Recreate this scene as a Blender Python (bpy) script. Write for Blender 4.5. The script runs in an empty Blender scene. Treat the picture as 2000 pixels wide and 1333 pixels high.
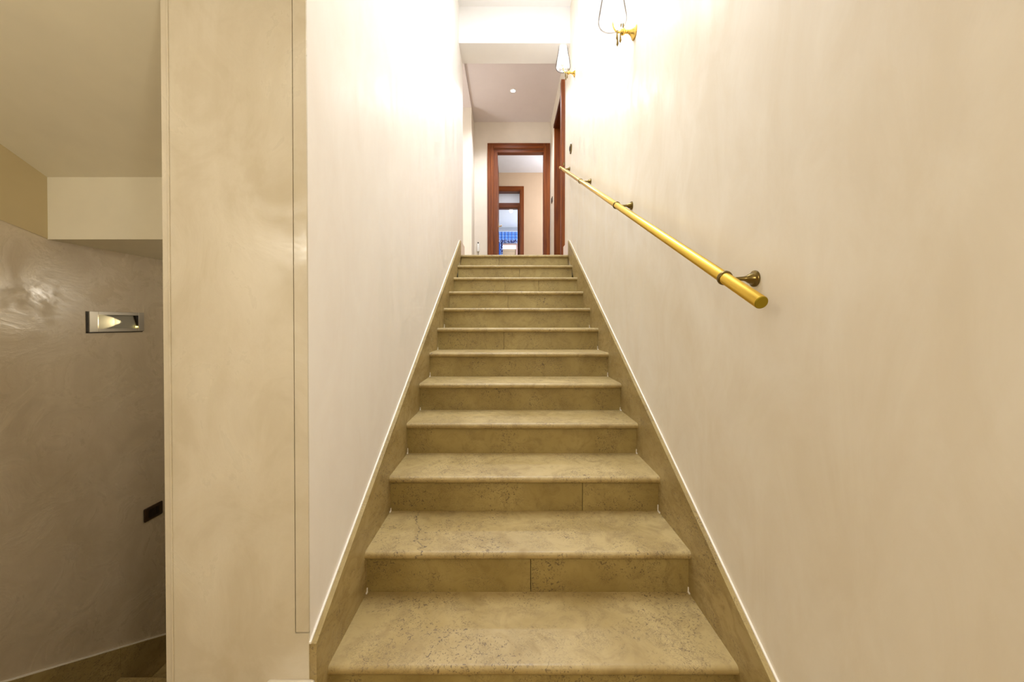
import bpy, bmesh, math, random
from mathutils import Vector, Matrix

# ------------------------------------------------------------------ scene, camera, light
S = bpy.context.scene
C = S.collection
random.seed(4)
EYE = 1.166
cam_d = bpy.data.cameras.new('camera')
cam = bpy.data.objects.new('camera', cam_d)
C.objects.link(cam)
cam.location = (0, 0, EYE)
cam.rotation_euler = (math.radians(90 - 0.6), 0, 0)
cam_d.sensor_width = 36
cam_d.lens = 14.0
cam_d.shift_x = 0.004
cam_d.shift_y = -0.01365
cam_d.clip_start = 0.02
S.camera = cam
S.view_settings.view_transform = 'Standard'
S.view_settings.look = 'None'
S.view_settings.gamma = 1
S.view_settings.use_curve_mapping = False
S.view_settings.exposure = 0.1

W = bpy.data.worlds.new('world')
S.world = W
W.use_nodes = True
W.node_tree.nodes['Background'].inputs[0].default_value = (0.75, 0.85, 1, 1)
W.node_tree.nodes['Background'].inputs[1].default_value = 0.1


def lamp(name, kind, loc, power, color, size=0.1, rot=(0, 0, 0), size_y=None, spot=None):
    d = bpy.data.lights.new(name, kind)
    d.energy = power
    d.color = color
    if kind == 'AREA':
        d.shape = 'RECTANGLE'
        d.size = size
        d.size_y = size_y or size
    else:
        d.shadow_soft_size = size
    if spot:
        d.spot_size, d.spot_blend = spot
    o = bpy.data.objects.new(name, d)
    o.location = loc
    o.rotation_euler = rot
    C.objects.link(o)
    return o


WARM = (1.0, 0.945, 0.82)
LAMPC = (0.98, 1.0, 1.02)
lamp('hall_fill_left', 'POINT', (-1.35, -0.65, 1.7), 26, WARM, 0.14)  # unseen fill added to brighten pier and side stairs, no fixture
lamp('hall_fill_right', 'POINT', (0.655, -0.40, 1.65), 37, (1.0, 0.92, 0.75), 0.14)  # unseen fill added to lift the lower left wall, no fixture
lamp('stairwell_fill_panel', 'AREA', (0.05, 2.3, 4.67), 64, (0.88, 0.98, 1.14), 0.6, size_y=2.2)  # hidden overhead panel added to light the flight, no fitting
lamp('wall_lamp_light_lower', 'POINT', (0.572, 2.195, 2.90), 11, LAMPC, 0.03)
lamp('wall_lamp_light_upper', 'POINT', (0.572, 4.153, 3.90), 8, LAMPC, 0.03)
lamp('corridor_downlight', 'SPOT', (0.072, 5.63, 4.40), 84, (0.95, 0.98, 1.03), 0.03, spot=(math.radians(140), 0.6))
lamp('corridor_fill_light', 'POINT', (-1.75, 5.0, 3.1), 26, (0.92, 0.97, 1.05), 0.2)
lamp('room_two_fill_light', 'POINT', (1.2, 7.6, 3.6), 44, (0.93, 0.97, 1.06), 0.15)  # unseen source added to brighten this room, no fixture
lamp('passage_fill_light', 'AREA', (0.0, 9.3, 4.40), 5, (0.9, 0.93, 1), 0.4)  # added fill for the space between the far doorways, no fixture
lamp('far_room_daylight', 'AREA', (1.9, 12.2, 3.3), 86, (0.72, 0.83, 1), 1.6, rot=(0, math.radians(90), 0))
lamp('side_stair_light', 'POINT', (-1.02, 2.45, 1.31), 3.3, (1, 0.93, 0.8), 0.05)


# ------------------------------------------------------------------ colour
def lin(r, g, b):
    f = lambda c: (c / 255 / 12.92) if c / 255 <= 0.04045 else ((c / 255 + 0.055) / 1.055) ** 2.4
    return (f(r), f(g), f(b), 1)


# ------------------------------------------------------------------ materials
def base_mat(name):
    m = bpy.data.materials.new(name)
    m.use_nodes = True
    nt = m.node_tree
    return m, nt, nt.nodes['Principled BSDF']


def N(nt, kind, **kw):
    n = nt.nodes.new(kind)
    for k, v in kw.items():
        if k in ('operation', 'blend_type', 'data_type', 'noise_dimensions', 'feature', 'wave_type', 'bands_direction', 'vector_type'):
            setattr(n, k, v)
        else:
            n.inputs[k].default_value = v
    return n


def mixc(nt, fac, a, b, blend='MIX'):
    n = nt.nodes.new('ShaderNodeMix')
    n.data_type = 'RGBA'
    n.blend_type = blend
    for idx, v in ((0, fac), (6, a), (7, b)):
        if hasattr(v, 'links') or isinstance(v, bpy.types.NodeSocket):
            nt.links.new(v, n.inputs[idx])
        else:
            n.inputs[idx].default_value = v
    return n.outputs[2]


def ramp(nt, src, lo, hi, a=0.0, b=1.0):
    n = nt.nodes.new('ShaderNodeMapRange')
    n.inputs[1].default_value = lo
    n.inputs[2].default_value = hi
    n.inputs[3].default_value = a
    n.inputs[4].default_value = b
    nt.links.new(src, n.inputs[0])
    return n.outputs[0]


def mul(nt, a, b, op='MULTIPLY'):
    n = nt.nodes.new('ShaderNodeMath')
    n.operation = op
    for i, v in enumerate((a, b)):
        if isinstance(v, bpy.types.NodeSocket):
            nt.links.new(v, n.inputs[i])
        else:
            n.inputs[i].default_value = v
    return n.outputs[0]


def position(nt, scale=(1, 1, 1), rot=(0, 0, 0), shuffle=0.0):
    g = nt.nodes.new('ShaderNodeNewGeometry')
    out = g.outputs['Position']
    if shuffle:
        oi = nt.nodes.new('ShaderNodeObjectInfo')
        v = nt.nodes.new('ShaderNodeVectorMath')
        v.operation = 'SCALE'
        v.inputs[0].default_value = (1.0, 0.37, 0.71)
        nt.links.new(mul(nt, oi.outputs['Random'], shuffle), v.inputs['Scale'])
        ad = nt.nodes.new('ShaderNodeVectorMath')
        nt.links.new(out, ad.inputs[0])
        nt.links.new(v.outputs[0], ad.inputs[1])
        out = ad.outputs[0]
    mp = nt.nodes.new('ShaderNodeMapping')
    mp.inputs['Scale'].default_value = scale
    mp.inputs['Rotation'].default_value = rot
    nt.links.new(out, mp.inputs['Vector'])
    return mp.outputs[0]


def noise(nt, vec, scale, detail=4, rough=0.55, distort=0.0):
    n = nt.nodes.new('ShaderNodeTexNoise')
    n.inputs['Scale'].default_value = scale
    n.inputs['Detail'].default_value = detail
    n.inputs['Roughness'].default_value = rough
    n.inputs['Distortion'].default_value = distort
    nt.links.new(vec, n.inputs['Vector'])
    return n.outputs['Fac']


def bump(nt, bsdf, h, strength, dist=0.01):
    b = nt.nodes.new('ShaderNodeBump')
    b.inputs['Strength'].default_value = strength
    b.inputs['Distance'].default_value = dist
    nt.links.new(h, b.inputs['Height'])
    nt.links.new(b.outputs[0], bsdf.inputs['Normal'])


def stucco(name, c1, c2, rough=(0.32, 0.6), bump_s=0.06, tilt=0.6, coat=0.0, tall=1.0):
    m, nt, p = base_mat(name)
    v = position(nt, (1, 1, 0.55), (tilt, 0.3, 0.2))
    a = noise(nt, v, 1.6, 5, 0.6, 1.2)
    v2 = position(nt, (2.2, 2.2, tall), (-tilt, 0.2, 0.4))
    b = noise(nt, v2, 2.3, 7, 0.66, 0.9)
    fac = mul(nt, ramp(nt, a, 0.35, 0.68), 0.6)
    fac = mul(nt, fac, mul(nt, ramp(nt, b, 0.4, 0.65), 0.4), 'ADD')
    nt.links.new(mixc(nt, fac, c1, c2), p.inputs['Base Color'])
    nt.links.new(ramp(nt, b, 0.38, 0.62, rough[1], rough[0]), p.inputs['Roughness'])
    if coat:
        p.inputs['Coat Weight'].default_value = coat
        nt.links.new(ramp(nt, b, 0.40, 0.6, 0.5, 0.16), p.inputs['Coat Roughness'])
    bump(nt, p, b, bump_s, 0.012)
    return m


def plain(name, col, rough=0.5, metal=0.0, vary=0.04, scale=6):
    m, nt, p = base_mat(name)
    v = position(nt)
    a = noise(nt, v, scale, 3)
    dark = tuple(c * (1 - vary * 2.5) for c in col[:3]) + (1,)
    nt.links.new(mixc(nt, ramp(nt, a, 0.3, 0.7), dark, col), p.inputs['Base Color'])
    p.inputs['Roughness'].default_value = rough
    p.inputs['Metallic'].default_value = metal
    return m


def limestone(name, vein=False, stretch=(1, 1, 1), rough=0.42, k=1.0, blue=0.84):
    m, nt, p = base_mat(name)
    v = position(nt, stretch, (0, 0, 0), 17.0)
    big = noise(nt, v, 2.6, 5, 0.6, 0.8)
    mid = noise(nt, v, 11, 5, 0.65, 1.5)
    c = [tuple(x * k * w for x, w in zip(lin(*q)[:3], (1, 1, blue))) + (1,) for q in ((164, 141, 96), (192, 170, 128), (140, 116, 76))]
    col = mixc(nt, ramp(nt, big, 0.32, 0.68), c[0], c[1])
    col = mixc(nt, mul(nt, ramp(nt, mid, 0.48, 0.70), 0.5), col, c[2])
    # fossil specks, gathered in drifts
    drift = ramp(nt, noise(nt, v, 4.3, 3, 0.6, 0.6), 0.42, 0.58)
    sp = noise(nt, v, 85, 3, 0.6, 1.6)
    specks = mul(nt, ramp(nt, sp, 0.56, 0.63), drift)
    squig = noise(nt, v, 34, 4, 0.55, 3.5)
    sq = mul(nt, mul(nt, squig, 0.5, 'SUBTRACT'), 1, 'MULTIPLY')
    ab = nt.nodes.new('ShaderNodeMath'); ab.operation = 'ABSOLUTE'
    nt.links.new(sq, ab.inputs[0])
    line = mul(nt, ramp(nt, ab.outputs[0], 0.006, 0.022, 1, 0), ramp(nt, noise(nt, v, 7, 2), 0.50, 0.60))
    tot = mul(nt, mul(nt, specks, 0.85), mul(nt, line, 0.7), 'MAXIMUM')
    col = mixc(nt, tot, col, lin(98, 80, 58))
    if vein:
        g = nt.nodes.new('ShaderNodeNewGeometry')
        sx = nt.nodes.new('ShaderNodeSeparateXYZ')
        nt.links.new(g.outputs['Position'], sx.inputs[0])
        w = noise(nt, position(nt), 9, 4, 0.7, 0.4)
        off = mul(nt, mul(nt, w, 0.5, 'SUBTRACT'), 0.26)
        slant = mul(nt, mul(nt, sx.outputs['Y'], 1.455, 'SUBTRACT'), -0.3)
        d = mul(nt, mul(nt, mul(nt, sx.outputs['X'], -0.318, 'SUBTRACT'), off, 'SUBTRACT'), slant, 'SUBTRACT')
        a2 = nt.nodes.new('ShaderNodeMath'); a2.operation = 'ABSOLUTE'
        nt.links.new(d, a2.inputs[0])
        col = mixc(nt, ramp(nt, a2.outputs[0], 0.001, 0.0045, 0.9, 0), col, lin(84, 70, 54))
    nt.links.new(col, p.inputs['Base Color'])
    nt.links.new(ramp(nt, mid, 0.3, 0.7, rough - 0.06, rough + 0.1), p.inputs['Roughness'])
    bump(nt, p, mul(nt, mul(nt, mid, 0.3), mul(nt, tot, -1), 'ADD'), 0.10, 0.004)
    return m


def wood(name, c1, c2, along=2, rough=0.42):
    m, nt, p = base_mat(name)
    sc = [26, 26, 26]
    sc[along] = 1.6
    v = position(nt, tuple(sc), (0, 0, 0), 5.0)
    a = noise(nt, v, 1.0, 6, 0.6, 0.6)
    nt.links.new(mixc(nt, ramp(nt, a, 0.32, 0.68), c1, c2), p.inputs['Base Color'])
    p.inputs['Roughness'].default_value = rough
    p.inputs['Specular IOR Level'].default_value = 0.3
    bump(nt, p, a, 0.05, 0.002)
    return m


def metal(name, col, rough):
    m, nt, p = base_mat(name)
    v = position(nt)
    a = noise(nt, v, 2.5, 2)
    nt.links.new(mixc(nt, ramp(nt, a, 0.3, 0.7), tuple(c * 0.9 for c in col[:3]) + (1,), col), p.inputs['Base Color'])
    p.inputs['Metallic'].default_value = 1
    nt.links.new(ramp(nt, a, 0.3, 0.7, rough, rough + 0.08), p.inputs['Roughness'])
    return m


def glow(name, col, strength):
    m, nt, p = base_mat(name)
    p.inputs['Base Color'].default_value = col
    p.inputs['Emission Color'].default_value = col
    p.inputs['Emission Strength'].default_value = strength
    return m


M = {}
M['stucco'] = stucco('cream_stucco', lin(231, 220, 199), lin(243, 236, 221))
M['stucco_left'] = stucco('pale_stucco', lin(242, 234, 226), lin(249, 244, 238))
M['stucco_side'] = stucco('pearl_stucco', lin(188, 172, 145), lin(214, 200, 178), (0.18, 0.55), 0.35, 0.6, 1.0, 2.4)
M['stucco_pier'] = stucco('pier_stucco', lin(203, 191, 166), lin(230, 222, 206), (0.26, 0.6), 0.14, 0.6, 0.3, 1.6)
M['ceiling'] = plain('ceiling_paint', lin(243, 240, 238), 0.8, 0, 0.01)
M['corridor_ceiling'] = plain('corridor_ceiling_paint', lin(230, 220, 220), 0.8, 0, 0.01)
M['side_paint'] = plain('tan_paint', lin(240, 233, 212), 0.8, 0, 0.02)
M['brown_matt'] = plain('brown_tan_matt', lin(206, 190, 150), 0.8, 0, 0.02)
M['corridor'] = plain('corridor_plaster', lin(238, 228, 214), 0.6, 0, 0.02)
M['beige'] = plain('beige_plaster', lin(210, 182, 150), 0.7, 0, 0.015)
M['white'] = plain('white_plaster', lin(236, 236, 240), 0.7, 0, 0.01)
M['caulk'] = plain('white_caulk', lin(250, 244, 232), 0.35, 0, 0.01)
M['stone'] = limestone('limestone')
M['stone_vein'] = limestone('limestone_veined', True)
M['stone_riser_shaded'] = limestone('limestone_riser_shaded', False, (1, 1, 1), 0.42, 0.80, 0.70)  # same limestone as the treads, riser shade put into a darker tint
M['stone_skirt'] = limestone('limestone_skirting', False, (1, 0.7, 1.4), 0.42, 0.86, 0.80)
M['wood'] = wood('mahogany', lin(92, 38, 3), lin(140, 72, 8), 2)
M['wood_h'] = wood('mahogany_head', lin(92, 38, 3), lin(134, 66, 8), 0)
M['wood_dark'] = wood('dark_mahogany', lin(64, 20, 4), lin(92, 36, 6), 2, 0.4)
M['brass'] = metal('satin_brass', (0.82, 0.56, 0.10, 1), 0.27)
M['brass_end'] = metal('brushed_brass_end', (0.36, 0.27, 0.025, 1), 0.5)
M['antique'] = metal('antique_brass', (0.19, 0.135, 0.045, 1), 0.22)
M['gold'] = metal('polished_gold', (0.86, 0.60, 0.16, 1), 0.16)
M['steel'] = metal('brushed_steel', (0.58, 0.54, 0.47, 1), 0.33)
M['grey_matt'] = plain('grey_matt_lacquer', lin(150, 146, 134), 0.5, 0, 0.02)
M['pale_base'] = plain('pale_baseboard', lin(238, 222, 212), 0.4, 0, 0.02)
M['mortar'] = plain('dark_mortar', lin(66, 54, 38), 0.9, 0, 0.03)
M['black'] = plain('black_plastic', lin(30, 22, 16), 0.35, 0, 0.02)
M['brown_plastic'] = plain('dark_brown_plastic', lin(58, 40, 26), 0.3, 0, 0.03)
M['white_plastic'] = plain('white_plastic', lin(245, 245, 242), 0.35, 0, 0.01)
M['panel'] = plain('beige_shutter', lin(214, 180, 140), 0.6, 0, 0.02)
M['pink_frame'] = plain('pale_rose_frame', lin(226, 180, 160), 0.4, 0, 0.02)
M['bulb'] = glow('bulb_glow', (1, 0.86, 0.66, 1), 18)
M['spot'] = glow('downlight_glow', (1, 0.98, 0.95, 1), 60)
M['led'] = glow('amber_led', (1, 0.86, 0.25, 1), 3)
M['globe'] = glow('globe_glow', (1, 1, 1, 1), 6)
M['daylight'] = glow('daylight_pane', (0.95, 0.97, 1, 1), 1.4)


def shade_glass():
    m, nt, p = base_mat('frosted_shade_glass')
    out = nt.nodes['Material Output']
    tr = nt.nodes.new('ShaderNodeBsdfTransparent')
    tl = nt.nodes.new('ShaderNodeBsdfTranslucent')
    tl.inputs['Color'].default_value = (0.35, 0.34, 0.33, 1)
    gl = nt.nodes.new('ShaderNodeBsdfGlossy'); gl.inputs['Roughness'].default_value = 0.12
    fr = nt.nodes.new('ShaderNodeLayerWeight'); fr.inputs['Blend'].default_value = 0.55
    fr.inputs['Blend'].default_value = 0.5
    a = noise(nt, position(nt), 30, 2)
    edge = ramp(nt, fr.outputs['Facing'], 0.55, 0.8)
    nt.links.new(mixc(nt, edge, (1, 1, 1, 1), (0.52, 0.50, 0.50, 1)), tr.inputs['Color'])
    body = mul(nt, ramp(nt, a, 0.3, 0.7, 0.9, 1.0), ramp(nt, fr.outputs['Facing'], 0.45, 0.7, 0.24, 0.0))
    mx = nt.nodes.new('ShaderNodeMixShader')
    nt.links.new(body, mx.inputs[0])
    nt.links.new(tr.outputs[0], mx.inputs[1])
    nt.links.new(tl.outputs[0], mx.inputs[2])
    m2 = nt.nodes.new('ShaderNodeMixShader')
    m2.inputs[0].default_value = 0.06
    nt.links.new(mx.outputs[0], m2.inputs[1])
    nt.links.new(gl.outputs[0], m2.inputs[2])
    nt.links.new(m2.outputs[0], out.inputs['Surface'])
    return m


M['shade'] = shade_glass()


def crystal():
    m, nt, p = base_mat('clear_crystal')
    p.inputs['Base Color'].default_value = (0.9, 0.88, 0.84, 1)
    p.inputs['Roughness'].default_value = 0.05
    p.inputs['Transmission Weight'].default_value = 0.9
    p.inputs['IOR'].default_value = 1.5
    return m


M['crystal'] = crystal()


def plaid():
    m, nt, p = base_mat('blue_plaid_cloth')
    g = nt.nodes.new('ShaderNodeNewGeometry')
    sx = nt.nodes.new('ShaderNodeSeparateXYZ')
    nt.links.new(g.outputs['Position'], sx.inputs[0])
    fx = mul(nt, mul(nt, mul(nt, sx.outputs['X'], 60), 1, 'MULTIPLY'), 0, 'SINE')
    fz = mul(nt, mul(nt, mul(nt, sx.outputs['Z'], 60), 1, 'MULTIPLY'), 0, 'SINE')
    bx = ramp(nt, fx, -0.15, 0.15)
    bz = ramp(nt, fz, -0.15, 0.15)
    t = mul(nt, mul(nt, bx, bz, 'ADD'), 0.5)
    col = mixc(nt, t, lin(66, 122, 214), lin(140, 172, 232))
    nt.links.new(col, p.inputs['Base Color'])
    p.inputs['Roughness'].default_value = 0.9
    return m


def trim_cloth():
    m, nt, p = base_mat('navy_patterned_trim')
    a = noise(nt, position(nt), 38, 2, 0.5)
    nt.links.new(mixc(nt, ramp(nt, a, 0.52, 0.56), lin(18, 22, 90), lin(190, 205, 240)), p.inputs['Base Color'])
    p.inputs['Roughness'].default_value = 0.9
    return m


M['plaid'] = plaid()
M['trim_cloth'] = trim_cloth()
M['blue_cloth'] = plain('blue_cloth', lin(52, 122, 220), 0.9, 0, 0.06, 12)


# ------------------------------------------------------------------ mesh helpers
def box(bm, x0, x1, y0, y1, z0, z1, bevel=0.0, seg=2):
    r = bmesh.ops.create_cube(bm, size=1)
    vs = r['verts']
    for v in vs:
        v.co = Vector((x0 + (v.co.x + .5) * (x1 - x0), y0 + (v.co.y + .5) * (y1 - y0), z0 + (v.co.z + .5) * (z1 - z0)))
    if bevel:
        es = list({e for v in vs for e in v.link_edges})
        bmesh.ops.bevel(bm, geom=es, offset=bevel, segments=seg, profile=0.5, affect='EDGES')


def prism(bm, pts, axis, a, b):
    """closed outline pts (2-D) pushed from a to b along axis; axis 0: pts are (y, z), 1: (x, z), 2: (x, y)"""
    def P(p, t):
        return ((t, p[0], p[1]), (p[0], t, p[1]), (p[0], p[1], t))[axis]
    lo = [bm.verts.new(P(p, a)) for p in pts]
    hi = [bm.verts.new(P(p, b)) for p in pts]
    n = len(pts)
    fs = [bm.faces.new(lo), bm.faces.new(hi[::-1])]
    for i in range(n):
        fs.append(bm.faces.new((lo[i], hi[i], hi[(i + 1) % n], lo[(i + 1) % n])))
    bmesh.ops.recalc_face_normals(bm, faces=fs)


def frame_from(d):
    d = d.normalized()
    up = Vector((0, 0, 1)) if abs(d.z) < 0.95 else Vector((1, 0, 0))
    u = d.cross(up).normalized()
    return d, u, u.cross(d).normalized()


def lathe(bm, prof, origin, direction, n=20, cap=True):
    """prof: (distance along, radius)"""
    d, u, w = frame_from(Vector(direction))
    o = Vector(origin)
    rings = []
    for t, r in prof:
        rings.append([bm.verts.new(o + d * t + (u * math.cos(2 * math.pi * k / n) + w * math.sin(2 * math.pi * k / n)) * max(r, 1e-5)) for k in range(n)])
    fs = []
    for a, b in zip(rings, rings[1:]):
        for k in range(n):
            fs.append(bm.faces.new((a[k], a[(k + 1) % n], b[(k + 1) % n], b[k])))
    if cap:
        fs.append(bm.faces.new(rings[0][::-1]))
        fs.append(bm.faces.new(rings[-1]))
    bmesh.ops.recalc_face_normals(bm, faces=fs)


def tube(bm, pts, radii, n=10):
    pts = [Vector(p) for p in pts]
    rings = []
    for i, p in enumerate(pts):
        t = (pts[min(i + 1, len(pts) - 1)] - pts[max(i - 1, 0)])
        d, u, w = frame_from(t)
        r = radii[i] if isinstance(radii, (list, tuple)) else radii
        rings.append([bm.verts.new(p + (u * math.cos(2 * math.pi * k / n) + w * math.sin(2 * math.pi * k / n)) * r) for k in range(n)])
    fs = []
    for a, b in zip(rings, rings[1:]):
        for k in range(n):
            fs.append(bm.faces.new((a[k], a[(k + 1) % n], b[(k + 1) % n], b[k])))
    fs.append(bm.faces.new(rings[0][::-1]))
    fs.append(bm.faces.new(rings[-1]))
    bmesh.ops.recalc_face_normals(bm, faces=fs)


def torus(bm, c, axis, R, r, n=28, k=8):
    d, u, w = frame_from(Vector(axis))
    c = Vector(c)
    g = []
    for i in range(n):
        a = 2 * math.pi * i / n
        e = u * math.cos(a) + w * math.sin(a)
        g.append([bm.verts.new(c + e * (R + r[0] * math.cos(2 * math.pi * j / k)) + d * r[1] * math.sin(2 * math.pi * j / k)) for j in range(k)])
    fs = []
    for i in range(n):
        for j in range(k):
            fs.append(bm.faces.new((g[i][j], g[(i + 1) % n][j], g[(i + 1) % n][(j + 1) % k], g[i][(j + 1) % k])))
    bmesh.ops.recalc_face_normals(bm, faces=fs)


def obj(name, bm, mat, parent=None, smooth=False, label=None):
    me = bpy.data.meshes.new(name)
    bm.to_mesh(me)
    bm.free()
    me.materials.append(M[mat])
    if smooth:
        for p in me.polygons:
            p.use_smooth = True
        try:
            me.set_sharp_from_angle(angle=math.radians(40))
        except Exception:
            pass
    o = bpy.data.objects.new(name, me)
    C.objects.link(o)
    if parent:
        o.parent = parent
        o.matrix_parent_inverse = Matrix.Translation(parent.matrix_world.translation).inverted() if parent.type == 'EMPTY' else parent.matrix_world.inverted()
    if label:
        o['label'] = label
    return o


def boxes(name, bl, mat, parent=None, bevel=0.0, **kw):
    bm = bmesh.new()
    for b in bl:
        box(bm, *b, bevel=bevel)
    return obj(name, bm, mat, parent, **kw)


def tag(o, label, cat, group=None, kind=None):
    o['label'] = label
    o['category'] = cat
    if group:
        o['group'] = group
    if kind:
        o['kind'] = kind
    return o


def thing(name, label, cat, loc, group=None, kind=None):
    o = bpy.data.objects.new(name, None)
    o.empty_display_size = 0.05
    o.location = loc
    o.matrix_world = Matrix.Translation(loc)
    C.objects.link(o)
    return tag(o, label, cat, group, kind)


def struct(name, bl, mat, label, cat, **kw):
    return tag(boxes(name, bl, mat, **kw), label, cat, kind='structure')


# ------------------------------------------------------------------ dimensions
RISE, GO, Y1, NS = 0.161, 0.3023, 1.15, 12
XL, XR = -0.526, 0.674            # stair width between skirtings
WL, WR = -0.546, 0.694            # plaster faces
PIER_Y, PIER_X = 1.09, -0.943
LAND = RISE * NS                  # 1.932
SIDE = -1.962
CEIL = 4.43
BACK = -2.6
nose = lambda y: RISE * (1 + (y - Y1) / GO)

# ------------------------------------------------------------------ walls, floors, ceilings
struct('wall_right', [(WR, 0.9, BACK, 4.95, 0, 4.8), (WR, 0.9, 5.98, 6.5, 0, 4.8), (WR, 0.9, 4.95, 5.98, 4.10, 4.8)],
       'stucco', 'long cream stucco wall along the right side of the stairs', 'wall')
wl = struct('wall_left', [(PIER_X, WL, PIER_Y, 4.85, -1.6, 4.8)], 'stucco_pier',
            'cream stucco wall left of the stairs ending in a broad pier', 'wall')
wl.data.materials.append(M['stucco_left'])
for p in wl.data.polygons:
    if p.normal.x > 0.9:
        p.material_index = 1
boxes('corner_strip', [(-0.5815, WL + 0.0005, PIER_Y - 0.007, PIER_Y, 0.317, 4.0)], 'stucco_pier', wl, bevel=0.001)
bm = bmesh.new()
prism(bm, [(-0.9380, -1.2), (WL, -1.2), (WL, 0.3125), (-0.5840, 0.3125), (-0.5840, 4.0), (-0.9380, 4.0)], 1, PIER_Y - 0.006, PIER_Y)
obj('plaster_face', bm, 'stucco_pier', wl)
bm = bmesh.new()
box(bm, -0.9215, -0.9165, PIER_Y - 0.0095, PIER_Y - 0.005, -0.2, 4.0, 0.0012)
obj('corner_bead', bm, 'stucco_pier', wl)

struct('floor', [(SIDE, WR, BACK, 0.76, -0.12, 0), (PIER_X, WR, 0.76, 1.17, -0.12, 0)], 'stone',
       'beige limestone floor of the lower hall', 'floor')
struct('floor_landing', [(-2.2, 2.1, 4.475 + 0.045, 14.0, LAND - 0.12, LAND)], 'stone',
       'limestone landing floor at the top of the stairs', 'floor')
struct('wall_back', [(SIDE - .15, 0.9, BACK - .15, BACK, 0, 2.75)], 'stucco', 'cream wall of the lower hall behind the viewer', 'wall')
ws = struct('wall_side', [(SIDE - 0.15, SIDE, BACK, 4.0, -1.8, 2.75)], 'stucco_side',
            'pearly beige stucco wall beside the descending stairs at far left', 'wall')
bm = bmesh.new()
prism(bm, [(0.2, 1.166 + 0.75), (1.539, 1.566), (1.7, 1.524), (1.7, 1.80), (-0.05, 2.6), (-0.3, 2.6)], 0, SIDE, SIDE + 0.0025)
obj('brown_band', bm, 'brown_matt', ws, label='brown matt band above the pearly stucco')  # flat brown tone over the upper part of the wall
struct('wall_side_end', [(SIDE, PIER_X, 4.0, 4.15, -1.8, 2.2)], 'stucco_side', 'end wall down the side stairs', 'wall')

struct('ceiling', [(SIDE, WR, BACK, -0.068, 2.6, 2.72), (PIER_X, WR, -0.068, PIER_Y - 0.09, 2.6, 2.72)], 'ceiling',
       'plain ceiling of the lower hall', 'ceiling')
struct('wall_header', [(PIER_X - 0.02, WR, PIER_Y - 0.09, PIER_Y, 2.6, 4.8)], 'stucco', 'header wall above the foot of the stairs', 'wall')
bm = bmesh.new()
prism(bm, [(1.7, 1.786), (-0.068, 2.6), (-0.068, 2.72), (1.7, 1.92)], 0, SIDE, PIER_X)
tag(obj('ceiling_slope', bm, 'side_paint'), 'tan sloping ceiling above the descending side stairs', 'ceiling', kind='structure')
struct('trim_bulkhead', [(SIDE, PIER_X, 1.7, 4.0, 1.522, 2.2)], 'side_paint', 'pale tan dropped bulkhead above the side stairs', 'bulkhead')
struct('wall_side_gable', [(PIER_X - 0.1, PIER_X, -0.068, PIER_Y, 2.62, 2.75)], 'side_paint', 'strip of wall where the sloping ceiling meets the hall', 'wall')

struct('ceiling_stairwell', [(WL, WR, PIER_Y, 4.47, 4.69, 4.8)], 'ceiling', 'white ceiling high above the stairs', 'ceiling')
struct('trim_beam', [(WL, WR, 4.47, 4.82, 4.285, 4.8)], 'ceiling', 'white downstand beam across the top of the stairs', 'beam')
struct('ceiling_corridor', [(-2.2, 2.1, 4.82, 14.0, CEIL, CEIL + 0.1)], 'corridor_ceiling', 'pinkish grey corridor ceiling beyond the beam', 'ceiling')

struct('wall_left_passage', [(-2.2, -2.05, 4.85, 6.0, LAND, CEIL), (-2.05, WL, 6.0, 6.5, LAND, CEIL),
                             (-2.05, PIER_X, 4.70, 4.85, LAND, CEIL)], 'corridor',
       'cream walls of the side passage opening left of the landing', 'wall')
struct('ceiling_passage', [(-2.05, WL, 4.85, 6.0, 4.395, CEIL)], 'corridor_ceiling', 'tan ceiling of the left side passage', 'ceiling')


def wall_with_door(name, y0, y1, xa, xb, o0, o1, otop, mat, label):
    return struct(name, [(xa, o0, y0, y1, LAND, CEIL), (o1, xb, y0, y1, LAND, CEIL), (o0, o1, y0, y1, otop, CEIL)], mat, label, 'wall')


wall_with_door('wall_end', 6.5, 6.62, -2.05, 2.0, -0.232, 0.60, 3.99, 'corridor', 'cream wall at the end of the corridor around the first doorway')
wall_with_door('wall_far', 8.65, 8.8, -2.05, 2.0, -0.52, 0.276, 4.03, 'beige', 'beige wall seen through the first doorway')
wall_with_door('wall_farther', 9.85, 9.97, -2.05, 2.0, -0.54, 0.26, 4.01, 'white', 'bluish white wall over the third doorway')
struct('wall_far_room', [(-2.05, 2.05, 13.75, 13.9, LAND, CEIL)], 'white', 'white end wall of the farthest room', 'wall')
struct('wall_right_rooms', [(2.0, 2.12, 6.5, 13.9, LAND, CEIL), (1.25, 2.0, 8.8, 9.85, LAND, CEIL)], 'white', 'right walls of the rooms beyond the corridor', 'wall')
struct('wall_left_rooms', [(-2.2, -2.05, 6.5, 13.9, LAND, CEIL), (-2.05, -1.1, 8.8, 9.85, LAND, CEIL)], 'white', 'left walls of the rooms beyond the corridor', 'wall')
struct('ceiling_far_room', [(-2.05, 2.0, 8.8, 13.75, CEIL - 0.012, CEIL)], 'white', 'bluish white ceiling of the farthest room', 'ceiling')
struct('ceiling_room', [(-2.05, 2.0, 6.62, 8.65, CEIL - 0.012, CEIL)], 'white', 'pinkish white ceiling seen through the first doorway', 'ceiling')
struct('wall_door_niche', [(0.9, 1.05, 4.8, 6.1, LAND, 4.3)], 'corridor', 'wall behind the door in the right wall', 'wall')

# pale plinth block at the pier's foot
bm = bmesh.new()
box(bm, -0.662, -0.528, 0.99, PIER_Y, 0, 0.188, 0.012, 3)
tag(obj('baseboard_pier', bm, 'caulk', smooth=True), 'pale cream plinth block at the foot of the pier', 'plinth', kind='structure')


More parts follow.
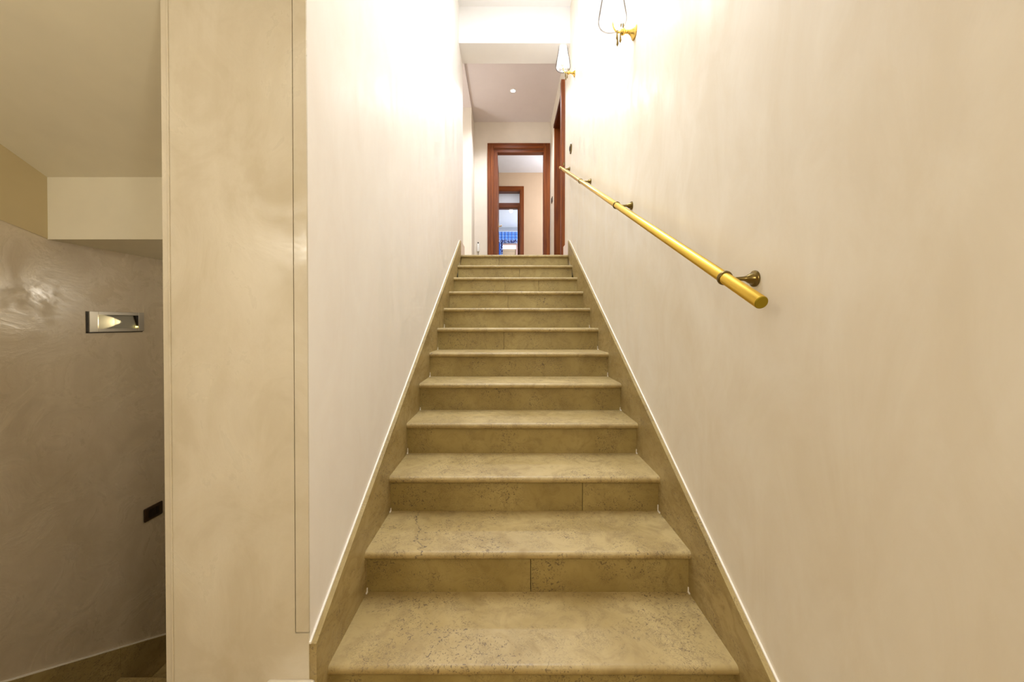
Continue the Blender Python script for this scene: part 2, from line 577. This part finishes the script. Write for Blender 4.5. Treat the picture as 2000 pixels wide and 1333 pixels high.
# ------------------------------------------------------------------ stairs
def tread_bm(i, x0, x1, top, y0, y1, th=0.030):
    bm = bmesh.new()
    r = th / 2
    pts = [(y1, top), ]
    for k in range(9):
        a = math.pi / 2 + math.pi * k / 8
        pts.append((y0 + r + r * math.cos(a), top - r + r * math.sin(a)))
    pts.append((y1, top - th))
    prism(bm, pts, 0, x0, x1)
    return bm


stairs = thing('staircase', 'straight flight of twelve beige limestone steps with bullnose treads, climbing to the landing', 'stairs', (0.074, 1.15, 0))
OV = 0.024
TH = 0.030
for i in range(1, NS + 1):
    y = Y1 + GO * (i - 1)
    yend = y + GO + OV + 0.018 if i < NS else y + 0.045
    obj('tread', tread_bm(i, XL, XR, RISE * i, y, yend, TH), 'stone_vein' if i == 2 else 'stone', stairs, smooth=True)
joints = {2: [0.085], 3: [0.335], 6: [], 7: [-0.03], 9: [0.0], 10: [-0.03, 0.30], 5: [], 11: [0.12], 12: [-0.1]}
for i in range(1, NS + 1):
    y = Y1 + GO * (i - 1) + OV
    z0 = RISE * (i - 1)
    z1 = RISE * i - TH
    cuts = [XL] + joints.get(i, []) + [XR]
    for a, b in zip(cuts, cuts[1:]):
        boxes('riser', [(a + (0.0012 if a != XL else 0), b - (0.0012 if b != XR else 0), y, y + 0.018, z0, z1)], 'stone_riser_shaded', stairs)
    if i == 1:
        continue
bm = bmesh.new()
for i in range(2, 9):
    y = Y1 + GO * (i - 1) + OV
    z = RISE * (i - 1)
    for x, s in ((XL, 1), (XR, -1)):
        prism(bm, [(x, y), (x + s * 0.003, y), (x, y - 0.004)], 2, z, z + random.uniform(0.012, 0.03))
        prism(bm, [(x, z), (x + s * 0.004, z), (x, z + 0.005)], 1, y - random.uniform(0.012, 0.03), y)
o = obj('grout', bm, 'caulk', stairs, label='white grout in the corners of the steps')
o['kind'] = 'stuff'
# concrete carriage under the flight
bm = bmesh.new()
pts = [(1.19, 0.0)]
for i in range(1, NS + 1):
    y = Y1 + GO * (i - 1) + OV + 0.02
    pts += [(y, RISE * i - TH - 0.002)]
    if i < NS:
        pts += [(y + GO - 0.001, RISE * i - TH - 0.002)]
pts += [(4.6, LAND - 0.13), (4.6, 1.5), (1.9, 0.0)]
prism(bm, pts, 0, XL, XR)
obj('carriage', bm, 'mortar', stairs)


# skirtings that climb with the stairs
def skirting(name, xin, xwall, ystart, label, drop):
    root = thing(name, label, 'baseboard', (xin, ystart, 0), kind='structure')
    up = 0.158
    top = lambda y: min(nose(y), LAND) + up
    bot = lambda y: max(min(nose(y), LAND) - drop, 0.0) if y < 4.47 else LAND
    knee = Y1 + GO * (LAND / RISE - 1)
    cuts = [ystart, 2.02, 3.21, knee + 0.0, 4.86 if xin > 0 else 4.85]
    a, b = min(xin, xwall), max(xin, xwall)
    for y0, y1 in zip(cuts, cuts[1:]):
        g = 0.0008
        bm = bmesh.new()
        prism(bm, [(y0 + g, bot(y0)), (y1 - g, bot(y1)), (y1 - g, top(y1)), (y0 + g, top(y0))], 0, a, b)
        if y0 >= knee - 1e-6:
            obj('slab', bm, 'pale_base', root, label='pale level piece on the landing')
        else:
            obj('slab', bm, 'stone_skirt', root)
    bm = bmesh.new()
    c = xwall + (0.0055 if xin > xwall else -0.0055)
    for y0, y1 in ((ystart, knee), (knee, cuts[-1])):
        prism(bm, [(y0, top(y0)), (y1, top(y1)), (y1, top(y1) + 0.005), (y0, top(y0) + 0.005)], 0, min(c, xwall), max(c, xwall))
    obj('caulk', bm, 'caulk', root, label='bright white caulk line along the top')
    return root


skirting('baseboard_left', XL, WL, PIER_Y - 0.006, 'limestone skirting climbing along the left wall of the stairs', 0.34)
skirting('baseboard_right', XR, WR, 0.80, 'limestone skirting climbing along the right wall of the stairs', 0.34)

# side stairs going down at far left
side = thing('side_staircase', 'dark limestone steps going down at the far left behind the pier', 'stairs', (-1.45, 0.778, -0.15))
SR = 0.153
for k in range(8):
    y = 0.778 + GO * k
    z = -SR * k
    # slab whose far edge is the nosing
    bm = bmesh.new()
    th, r = 0.03, 0.015
    pts = [(y - GO - 0.03, z), (y - GO - 0.03, z - th)]
    for q in range(9):
        a = -math.pi / 2 + math.pi * q / 8
        pts.append((y - r + r * math.cos(a), z - r + r * math.sin(a)))
    prism(bm, pts, 0, SIDE + 0.022, PIER_X - 0.002)
    if k:
        obj('tread', bm, 'stone', side, smooth=True)
        boxes('riser', [(SIDE + 0.022, PIER_X - 0.002, y - GO - 0.045, y - GO - 0.025, z, z + SR - 0.03)], 'stone_riser_shaded', side)
    else:
        bm.free()
struct('floor_side', [(SIDE, PIER_X, 2.85, 4.0, -1.35, -1.225)], 'stone', 'limestone floor at the bottom of the side stairs', 'floor')
root = thing('baseboard_side', 'stone skirting descending along the far left wall', 'baseboard', (SIDE, 0.9, 0), kind='structure')
ln = lambda y: -SR * (y - 0.778) / GO
top = lambda y: ln(y) + 0.140 - 0.026 * (y - 1.99)
for y0, y1 in ((0.9, 1.98), (1.98, 2.9)):
    bm = bmesh.new()
    prism(bm, [(y0 + .0008, ln(y0) - 0.35), (y1 - .0008, ln(y1) - 0.35), (y1 - .0008, top(y1)), (y0 + .0008, top(y0))], 0, SIDE, SIDE + 0.02)
    obj('slab', bm, 'stone_skirt', root)
bm = bmesh.new()
prism(bm, [(0.9, top(0.9)), (2.9, top(2.9)), (2.9, top(2.9) + 0.005), (0.9, top(0.9) + 0.005)], 0, SIDE, SIDE + 0.013)
obj('caulk', bm, 'caulk', root)


# ------------------------------------------------------------------ handrail
SL = 0.4765
rz = lambda y: 1.292 + SL * (y - 1.118)
RX, RR = 0.608, 0.0165
hr = thing('handrail', 'satin brass tube handrail on bronze brackets, climbing along the right wall', 'handrail', (RX, 1.118, 1.292))
d = Vector((0, 1, SL)).normalized()
p0 = Vector((RX, 0.955, rz(0.955)))
L = (Vector((RX, 4.64, rz(4.64))) - p0).length
bm = bmesh.new()
lathe(bm, [(0.0005, RR - 0.0012), (0.002, RR), (L - 0.002, RR), (L - 0.0005, RR - 0.001)], p0, d, 32)
obj('rail', bm, 'brass', hr, smooth=True)
bm = bmesh.new()
lathe(bm, [(-0.001, RR - 0.002), (0.0012, RR - 0.0005), (0.003, RR - 0.0008)], p0, d, 32)
obj('end_cap', bm, 'brass_end', hr, smooth=True, label='duller brass disc closing the lower end')
for y in (1.118, 2.236, 3.345, 4.48):
    c = Vector((RX, y, rz(y)))
    bm = bmesh.new()
    torus(bm, c, d, RR + 0.0016, (0.0030, 0.0062), 28, 8)
    col = obj('collar', bm, 'antique', hr, smooth=True, label='dark bronze ring around the rail')
    bm = bmesh.new()
    # flared rose on the wall narrowing into an arm
    lathe(bm, [(0.0, 0.0225), (0.003, 0.0235), (0.006, 0.0225), (0.009, 0.0165), (0.014, 0.0150), (0.020, 0.0125), (0.026, 0.0085), (0.032, 0.0066),
               (0.045, 0.0052), (0.058, 0.0042), (0.068, 0.0036), (0.071, 0.003)], (WR, y, c.z - 0.002), (-1, 0, 0), 24)
    obj('bracket', bm, 'antique', hr, smooth=True, label='bronze wall bracket with flared rose')

# ------------------------------------------------------------------ wall lamps
def wall_lamp(y, z, label):
    root = thing('wall_lamp', label, 'lamp', (WR, y, z), group='brass wall lamps above the handrail')
    sx = 0.572
    bm = bmesh.new()
    lathe(bm, [(0, 0.040), (0.003, 0.0425), (0.007, 0.041), (0.011, 0.034), (0.018, 0.024), (0.027, 0.015), (0.036, 0.0105), (0.040, 0.012),
               (0.044, 0.0105), (0.052, 0.0105), (0.056, 0.016), (0.062, 0.0185), (0.069, 0.018), (0.075, 0.013), (0.079, 0.006)], (WR, y, z), (-1, 0, 0), 28)
    obj('wall_rose', bm, 'gold', root, smooth=True)
    bm = bmesh.new()
    pts = []
    for k in range(11):
        t = k / 10
        pts.append((WR - 0.070 - 0.052 * math.sin(t * math.pi / 2), y, z - 0.012 * math.sin(t * math.pi) + 0.075 * t * t))
    tube(bm, pts, [0.0055 - 0.0012 * k / 10 for k in range(11)], 10)
    obj('arm', bm, 'gold', root, smooth=True)
    bm = bmesh.new()
    lathe(bm, [(0, 0.006), (0.004, 0.022), (0.008, 0.026), (0.011, 0.022), (0.013, 0.010), (0.022, 0.0105), (0.046, 0.010), (0.048, 0.008)], (sx, y, z + 0.070), (0, 0, 1), 20)
    obj('lamp_holder', bm, 'gold', root, smooth=True)
    bm = bmesh.new()
    lathe(bm, [(0, 0.008), (0.010, 0.012), (0.024, 0.0155), (0.040, 0.012), (0.052, 0.006), (0.060, 0.001)], (sx, y, z + 0.118), (0, 0, 1), 16)
    obj('bulb', bm, 'bulb', root, smooth=True)
    # glass bell, closed and rounded below, open above, with wall thickness
    outer = [(0.018, 0.0), (0.046, 0.001), (0.062, 0.006), (0.072, 0.015), (0.077, 0.028), (0.0765, 0.045), (0.071, 0.085), (0.062, 0.135), (0.053, 0.185), (0.046, 0.232), (0.045, 0.240)]
    inner = [(max(r - 0.0025, 0.004), h + 0.0025) for r, h in outer[:-1]][::-1]
    prof = outer + [(0.0435, 0.241)] + inner
    bm = bmesh.new()
    lathe(bm, [(h, r) for r, h in prof], (sx, y, z + 0.026), (0, 0, 1), 40, cap=False)
    sh = obj('shade', bm, 'shade', root, smooth=True)
    bm = bmesh.new()
    torus(bm, (sx, y, z + 0.026 + 0.241), (0, 0, 1), 0.0445, (0.0015, 0.0015), 36, 6)
    obj('shade_rim', bm, 'crystal', root, smooth=True)
    # metal drops under the arm and two upright prisms beside the shade
    for dx, dy, top_, ln_ in ((-0.100, -0.012, 0.004, 0.060), (-0.092, 0.010, -0.012, 0.062), (-0.080, -0.004, -0.006, 0.058)):
        bm = bmesh.new()
        lathe(bm, [(0, 0.0008), (0.004, 0.003), (ln_ * 0.45, 0.0042), (ln_ * 0.8, 0.0066), (ln_, 0.0012)], (WR + dx, y + dy, z + top_), (0, 0, -1), 6)
        dr = obj('drop', bm, 'antique', root)
        bm = bmesh.new()
        torus(bm, (WR + dx, y + dy, z + top_ + 0.003), (0, 1, 0), 0.0035, (0.0008, 0.0008), 12, 5)
        obj('ring', bm, 'gold', dr)
    for dx, dy in ((-0.066, -0.012), (-0.080, -0.016)):
        bm = bmesh.new()
        lathe(bm, [(0, 0.001), (0.008, 0.0042), (0.050, 0.0032), (0.078, 0.0008)], (WR + dx, y + dy, z + 0.012), (-0.06 if dx > -0.07 else 0.06, 0, 1), 6)
        obj('leaf_prong', bm, 'antique', root)
    return root


wall_lamp(2.195, 2.760, 'larger-looking near brass wall lamp with bell glass shade, cut by the top edge')
wall_lamp(4.153, 3.760, 'farther brass wall lamp with glowing bell glass shade, above the head of the stairs')

# ------------------------------------------------------------------ small fittings
# round brass switch
sw = thing('brass_switch', 'round bronze switch on the right wall above the upper end of the handrail', 'switch', (WR, 4.39, 3.08))
bm = bmesh.new()
lathe(bm, [(0, 0.056), (0.004, 0.057), (0.009, 0.052), (0.012, 0.042), (0.013, 0.030)], (WR, 4.39, 3.08), (-1, 0, 0), 32)
obj('cover', bm, 'antique', sw, smooth=True)
bm = bmesh.new()
lathe(bm, [(0.012, 0.028), (0.018, 0.024), (0.020, 0.012)], (WR, 4.39, 3.08), (-1, 0, 0), 20)
kn = obj('knob', bm, 'black', sw, smooth=True)

# step light in the side wall
sl = thing('step_light', 'recessed brushed steel step light glowing on the far left wall', 'light', (SIDE, 1.996, 1.171))
a0, a1, b0, b1 = 1.857, 2.135, 1.122, 1.220
ia, ib, ja, jb = 1.897, 2.103, 1.138, 1.204
x = SIDE
boxes('frame', [(x, x + 0.012, a0, ia, b0, b1), (x, x + 0.012, ib, a1, b0, b1), (x, x + 0.012, ia, ib, b0, ja), (x, x + 0.012, ia, ib, jb, b1)], 'steel', sl, bevel=0.001)
bm = bmesh.new()
prism(bm, [(ia, x + 0.0002), (ib, x + 0.0002), (ib, x + 0.001), (ia + 0.088, x + 0.0012), (ia, x + 0.0115)], 2, ja, jb)
for v in bm.verts:
    v.co = Vector((v.co.y, v.co.x, v.co.z))
bmesh.ops.recalc_face_normals(bm, faces=bm.faces[:])
obj('recess', bm, 'grey_matt', sl)
boxes('gap_shadow', [(x, x + 0.004, a0 - 0.006, a0 + 0.001, b0 - 0.003, b1), (x, x + 0.004, a0 - 0.006, a1, b0 - 0.004, b0 + 0.001)], 'black', sl)  # black strips stand in for the shadow gap at left and bottom
bm = bmesh.new()
prism(bm, [(ib, jb), (ib - 0.018, jb), (ib, ja + 0.010)], 0, x + 0.001, x + 0.0115)
obj('visor', bm, 'black', sl)
boxes('diffuser', [(x + 0.006, x + 0.0115, ib - 0.012, ib - 0.004, ja + 0.004, ja + 0.011)], 'led', sl, label='tiny amber lamp in the corner')
lamp('step_light_lamp', 'SPOT', (x + 0.022, ib - 0.02, (ja + jb) / 2), 2.2, (1, 0.8, 0.42), 0.002,
     rot=Vector((0.0125, 0.150, 0)).to_track_quat('Z', 'Y').to_euler(), spot=(math.radians(26), 0.3))

# socket plate
so = thing('wall_socket', 'dark brown socket plate low on the far left wall near the pier', 'socket', (SIDE, 2.2, 0.125))
bm = bmesh.new()
box(bm, SIDE, SIDE + 0.008, 2.132, 2.246, 0.088, 0.160, 0.006, 3)
obj('plate', bm, 'brown_plastic', so, smooth=True)
for k in range(3):
    boxes('module', [(SIDE + 0.0079, SIDE + 0.0095, 2.155 + k * 0.0232, 2.155 + k * 0.0232 + 0.0222, 0.1015, 0.1465)], 'black', so, bevel=0.0006)

# dark light switch on the short wall beyond the door
ls = thing('light_switch', 'small dark switch on the short wall beside the first doorway', 'switch', (WR, 6.25, 3.09))
bm = bmesh.new()
box(bm, WR - 0.010, WR, 6.19, 6.31, 3.05, 3.13, 0.003)
obj('plate', bm, 'brown_plastic', ls)
boxes('rocker', [(WR - 0.016, WR - 0.0095, 6.22, 6.245, 3.065, 3.115), (WR - 0.014, WR - 0.0095, 6.255, 6.28, 3.065, 3.115)], 'black', ls, bevel=0.001)

# white plug-in device low on the end wall
pd = thing('wall_device', 'slim white plug-in device low on the corridor end wall, left of the doorway', 'device', (-0.483, 6.5, 2.38))
bm = bmesh.new()
box(bm, -0.503, -0.463, 6.468, 6.5, 2.325, 2.455, 0.008, 3)
obj('body', bm, 'white_plastic', pd, smooth=True)
bm = bmesh.new()
box(bm, -0.492, -0.474, 6.478, 6.5, 2.455, 2.478, 0.003)
obj('cap', bm, 'black', pd)
bm = bmesh.new()
tube(bm, [(-0.483, 6.49, 2.328), (-0.483, 6.489, 2.25), (-0.478, 6.49, 2.12), (-0.47, 6.494, LAND + 0.002)], 0.0035, 8)
obj('cable', bm, 'black', pd, smooth=True)

# recessed downlight
dl = thing('downlight', 'small round recessed downlight glowing in the corridor ceiling', 'light', (0.072, 5.63, CEIL))
bm = bmesh.new()
torus(bm, (0.072, 5.63, CEIL - 0.001), (0, 0, 1), 0.036, (0.008, 0.004), 32, 8)
obj('bezel', bm, 'white_plastic', dl, smooth=True)
bm = bmesh.new()
lathe(bm, [(0, 0.030), (0.004, 0.029), (0.006, 0.02)], (0.072, 5.63, CEIL), (0, 0, -1), 24)
obj('lens', bm, 'spot', dl, smooth=True)


# ------------------------------------------------------------------ doors
def doorway(name, y, o0, o1, otop, label, left=0.10, right=0.104, head=0.10, stop_l=0.0, stop_h=0.0, depth=0.12):
    """timber doorway in a wall whose near face is at y; o0..o1 clear opening"""
    root = thing(name, label, 'door', ((o0 + o1) / 2, y, LAND), kind='structure')
    z = LAND
    bm = bmesh.new()
    box(bm, o0 - stop_l - left, o0 - stop_l, y - 0.022, y, z, otop + stop_h + head, 0.003)
    box(bm, o0 - stop_l - left * 0.45, o0 - stop_l - 0.008, y - 0.030, y - 0.021, z, otop + stop_h + 0.04, 0.003)
    obj('casing', bm, 'wood', root)
    bm = bmesh.new()
    box(bm, o1, o1 + right, y - 0.022, y, z, otop + stop_h + head, 0.003)
    box(bm, o1 + 0.008, o1 + right * 0.45, y - 0.030, y - 0.021, z, otop + stop_h + 0.04, 0.003)
    obj('casing', bm, 'wood', root)
    bm = bmesh.new()
    box(bm, o0 - stop_l, o1, y - 0.0215, y, otop + stop_h, otop + stop_h + head, 0.003)
    box(bm, o0 - stop_l, o1, y - 0.030, y - 0.021, otop + stop_h + 0.008, otop + stop_h + 0.04, 0.003)
    obj('casing_head', bm, 'wood_h', root)
    lx0, lx1, lz = o0 - stop_l, o1, otop + stop_h
    t = 0.02
    boxes('jamb', [(lx0 - t if not stop_l else lx0, o0, y, y + depth, z, otop)], 'wood', root)
    boxes('jamb', [(o1, o1 + t, y, y + depth, z, otop)], 'wood', root)
    boxes('jamb_head', [(o0 - (stop_l or t), o1 + t, y, y + depth, otop, otop + (stop_h or t))], 'wood_h', root)
    return root


d1 = doorway('door_1', 6.5, -0.167, 0.579, 3.94, 'open mahogany doorway at the end of the corridor', 0.10, 0.104, 0.09, 0.065, 0.05)
# leaf open against the left, hinged on the left jamb
leaf = boxes('leaf', [(-0.208, -0.168, 6.63, 7.36, LAND + 0.008, 3.93)], 'wood', d1, bevel=0.002, label='mahogany door leaf standing open to the left')
bm = bmesh.new()
for z0, z1 in ((LAND + 0.12, LAND + 0.85), (LAND + 1.05, LAND + 1.88)):
    for (ya, yb, za, zb) in ((6.74, 7.25, z0, z0 + .02), (6.74, 7.25, z1 - .02, z1), (6.74, 6.76, z0, z1), (7.23, 7.25, z0, z1)):
        box(bm, -0.168, -0.162, ya, yb, za, zb, 0.002)
obj('moulding', bm, 'wood', leaf)
bm = bmesh.new()
box(bm, -0.168, -0.163, 7.275, 7.315, 2.90, 3.09, 0.002)
hd = obj('handle_plate', bm, 'gold', leaf)
bm = bmesh.new()
tube(bm, [(-0.165, 7.295, 2.93), (-0.135, 7.295, 2.93), (-0.122, 7.285, 2.93), (-0.118, 7.265, 2.93), (-0.118, 7.18, 2.925)], [0.008, 0.008, 0.008, 0.008, 0.006], 10)
obj('handle', bm, 'gold', leaf, smooth=True)

doorway('door_2', 8.65, -0.50, 0.256, 4.01, 'second mahogany doorway seen through the first', 0.09, 0.09, 0.11, depth=0.15)
doorway('door_3', 9.85, -0.52, 0.24, 3.99, 'third mahogany doorway seen through the second', 0.09, 0.076, 0.13)

# door in the right wall at the head of the stairs
d4 = thing('door_4', 'mahogany door set deep in the right wall at the top of the stairs', 'door', (WR, 5.4, LAND), kind='structure')
bm = bmesh.new()
box(bm, 0.648, WR, 4.862, 4.95, LAND, 4.125, 0.003)
obj('casing', bm, 'wood', d4)
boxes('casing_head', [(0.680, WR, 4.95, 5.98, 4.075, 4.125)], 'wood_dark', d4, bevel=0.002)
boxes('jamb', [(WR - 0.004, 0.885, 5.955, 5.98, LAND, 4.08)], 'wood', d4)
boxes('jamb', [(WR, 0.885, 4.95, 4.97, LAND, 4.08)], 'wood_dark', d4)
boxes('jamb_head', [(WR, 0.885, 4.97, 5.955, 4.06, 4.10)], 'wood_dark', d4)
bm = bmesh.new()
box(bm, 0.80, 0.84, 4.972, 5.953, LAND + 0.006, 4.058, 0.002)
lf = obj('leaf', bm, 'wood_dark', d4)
bm = bmesh.new()
box(bm, 0.672, 0.688, 4.854, 4.8625, 3.075, 3.115, 0.002)
obj('hinge', bm, 'antique', d4)

# ------------------------------------------------------------------ farthest room
win = thing('window_1', 'pale framed window behind the blue curtains in the farthest room', 'window', (0.05, 13.75, 3.2), kind='structure')
wx0, wx1, wz0, wz1 = -0.30, 0.33, 2.35, 3.84
boxes('frame', [(wx0 - .05, wx0, 13.69, 13.75, wz0, wz1 + .05), (wx1 - .05, wx1, 13.69, 13.75, wz0, wz1 + .05), (wx0, wx1 - .05, 13.69, 13.75, wz1, wz1 + .05), (wx0, wx1 - .05, 13.69, 13.75, wz0 - .05, wz0)], 'pink_frame', win, bevel=0.003)
boxes('pane', [(wx0, wx1 - .05, 13.735, 13.745, 3.71, wz1)], 'daylight', win)
for k in range(15):
    boxes('shutter_slat', [(wx0, wx1 - .05, 13.72, 13.735, wz0 + k * 0.0905, wz0 + k * 0.0905 + 0.088)], 'panel', win, bevel=0.003)


def cloth(name, xa, xb, za, zb, y, amp, waves, mat, parent):
    bm = bmesh.new()
    n = 60
    rows = []
    for th in (0, 0.006):
        for z in (za, zb):
            rows.append([bm.verts.new((xa + (xb - xa) * k / n, y + th + amp * math.sin(waves * 2 * math.pi * k / n), z)) for k in range(n + 1)])
    fr0, fr1, bk0, bk1 = rows
    for k in range(n):
        bm.faces.new((fr0[k], fr0[k + 1], fr1[k + 1], fr1[k]))
        bm.faces.new((bk0[k + 1], bk0[k], bk1[k], bk1[k + 1]))
        bm.faces.new((fr0[k + 1], fr0[k], bk0[k], bk0[k + 1]))
        bm.faces.new((fr1[k], fr1[k + 1], bk1[k + 1], bk1[k]))
    for k in (0, n):
        bm.faces.new((fr0[k], fr1[k], bk1[k], bk0[k]))
    bmesh.ops.recalc_face_normals(bm, faces=bm.faces[:])
    return obj(name, bm, mat, parent, smooth=True)


va = thing('valance', 'blue plaid valance with navy trim hanging over the far window', 'valance', (0.1, 13.5, 4.25))
cloth('cloth', -0.60, 0.75, 3.975, 4.25, 13.50, 0.015, 12, 'plaid', va)
cloth('trim_band', -0.60, 0.75, 3.875, 3.975, 13.497, 0.015, 12, 'trim_cloth', va)
boxes('board', [(-0.62, 0.77, 13.47, 13.75, 4.25, 4.265)], 'white_plastic', va)
cu = thing('curtain', 'blue curtain with navy patterned edge at the left of the far window', 'curtain', (-0.35, 13.6, LAND))
cloth('cloth', -0.62, -0.262, LAND + 0.01, 4.24, 13.60, 0.02, 5, 'blue_cloth', cu)
cloth('trim_band', -0.262, -0.175, LAND + 0.01, 4.24, 13.60, 0.008, 1, 'trim_cloth', cu)
gl = thing('ceiling_lamp', 'white globe ceiling lamp glowing in the farthest room', 'lamp', (0.09, 11.3, CEIL - 0.012))
bm = bmesh.new()
lathe(bm, [(0, 0.035), (0.008, 0.033), (0.010, 0.012), (0.03, 0.010)], (0.09, 11.3, CEIL - 0.012), (0, 0, -1), 20)
obj('base', bm, 'white_plastic', gl, smooth=True)
bm = bmesh.new()
lathe(bm, [(0.028 + 0.055 - 0.055 * math.cos(math.pi * k / 12), 0.055 * math.sin(math.pi * k / 12)) for k in range(13)], (0.09, 11.3, CEIL - 0.012), (0, 0, -1), 24)
obj('globe', bm, 'globe', gl, smooth=True)
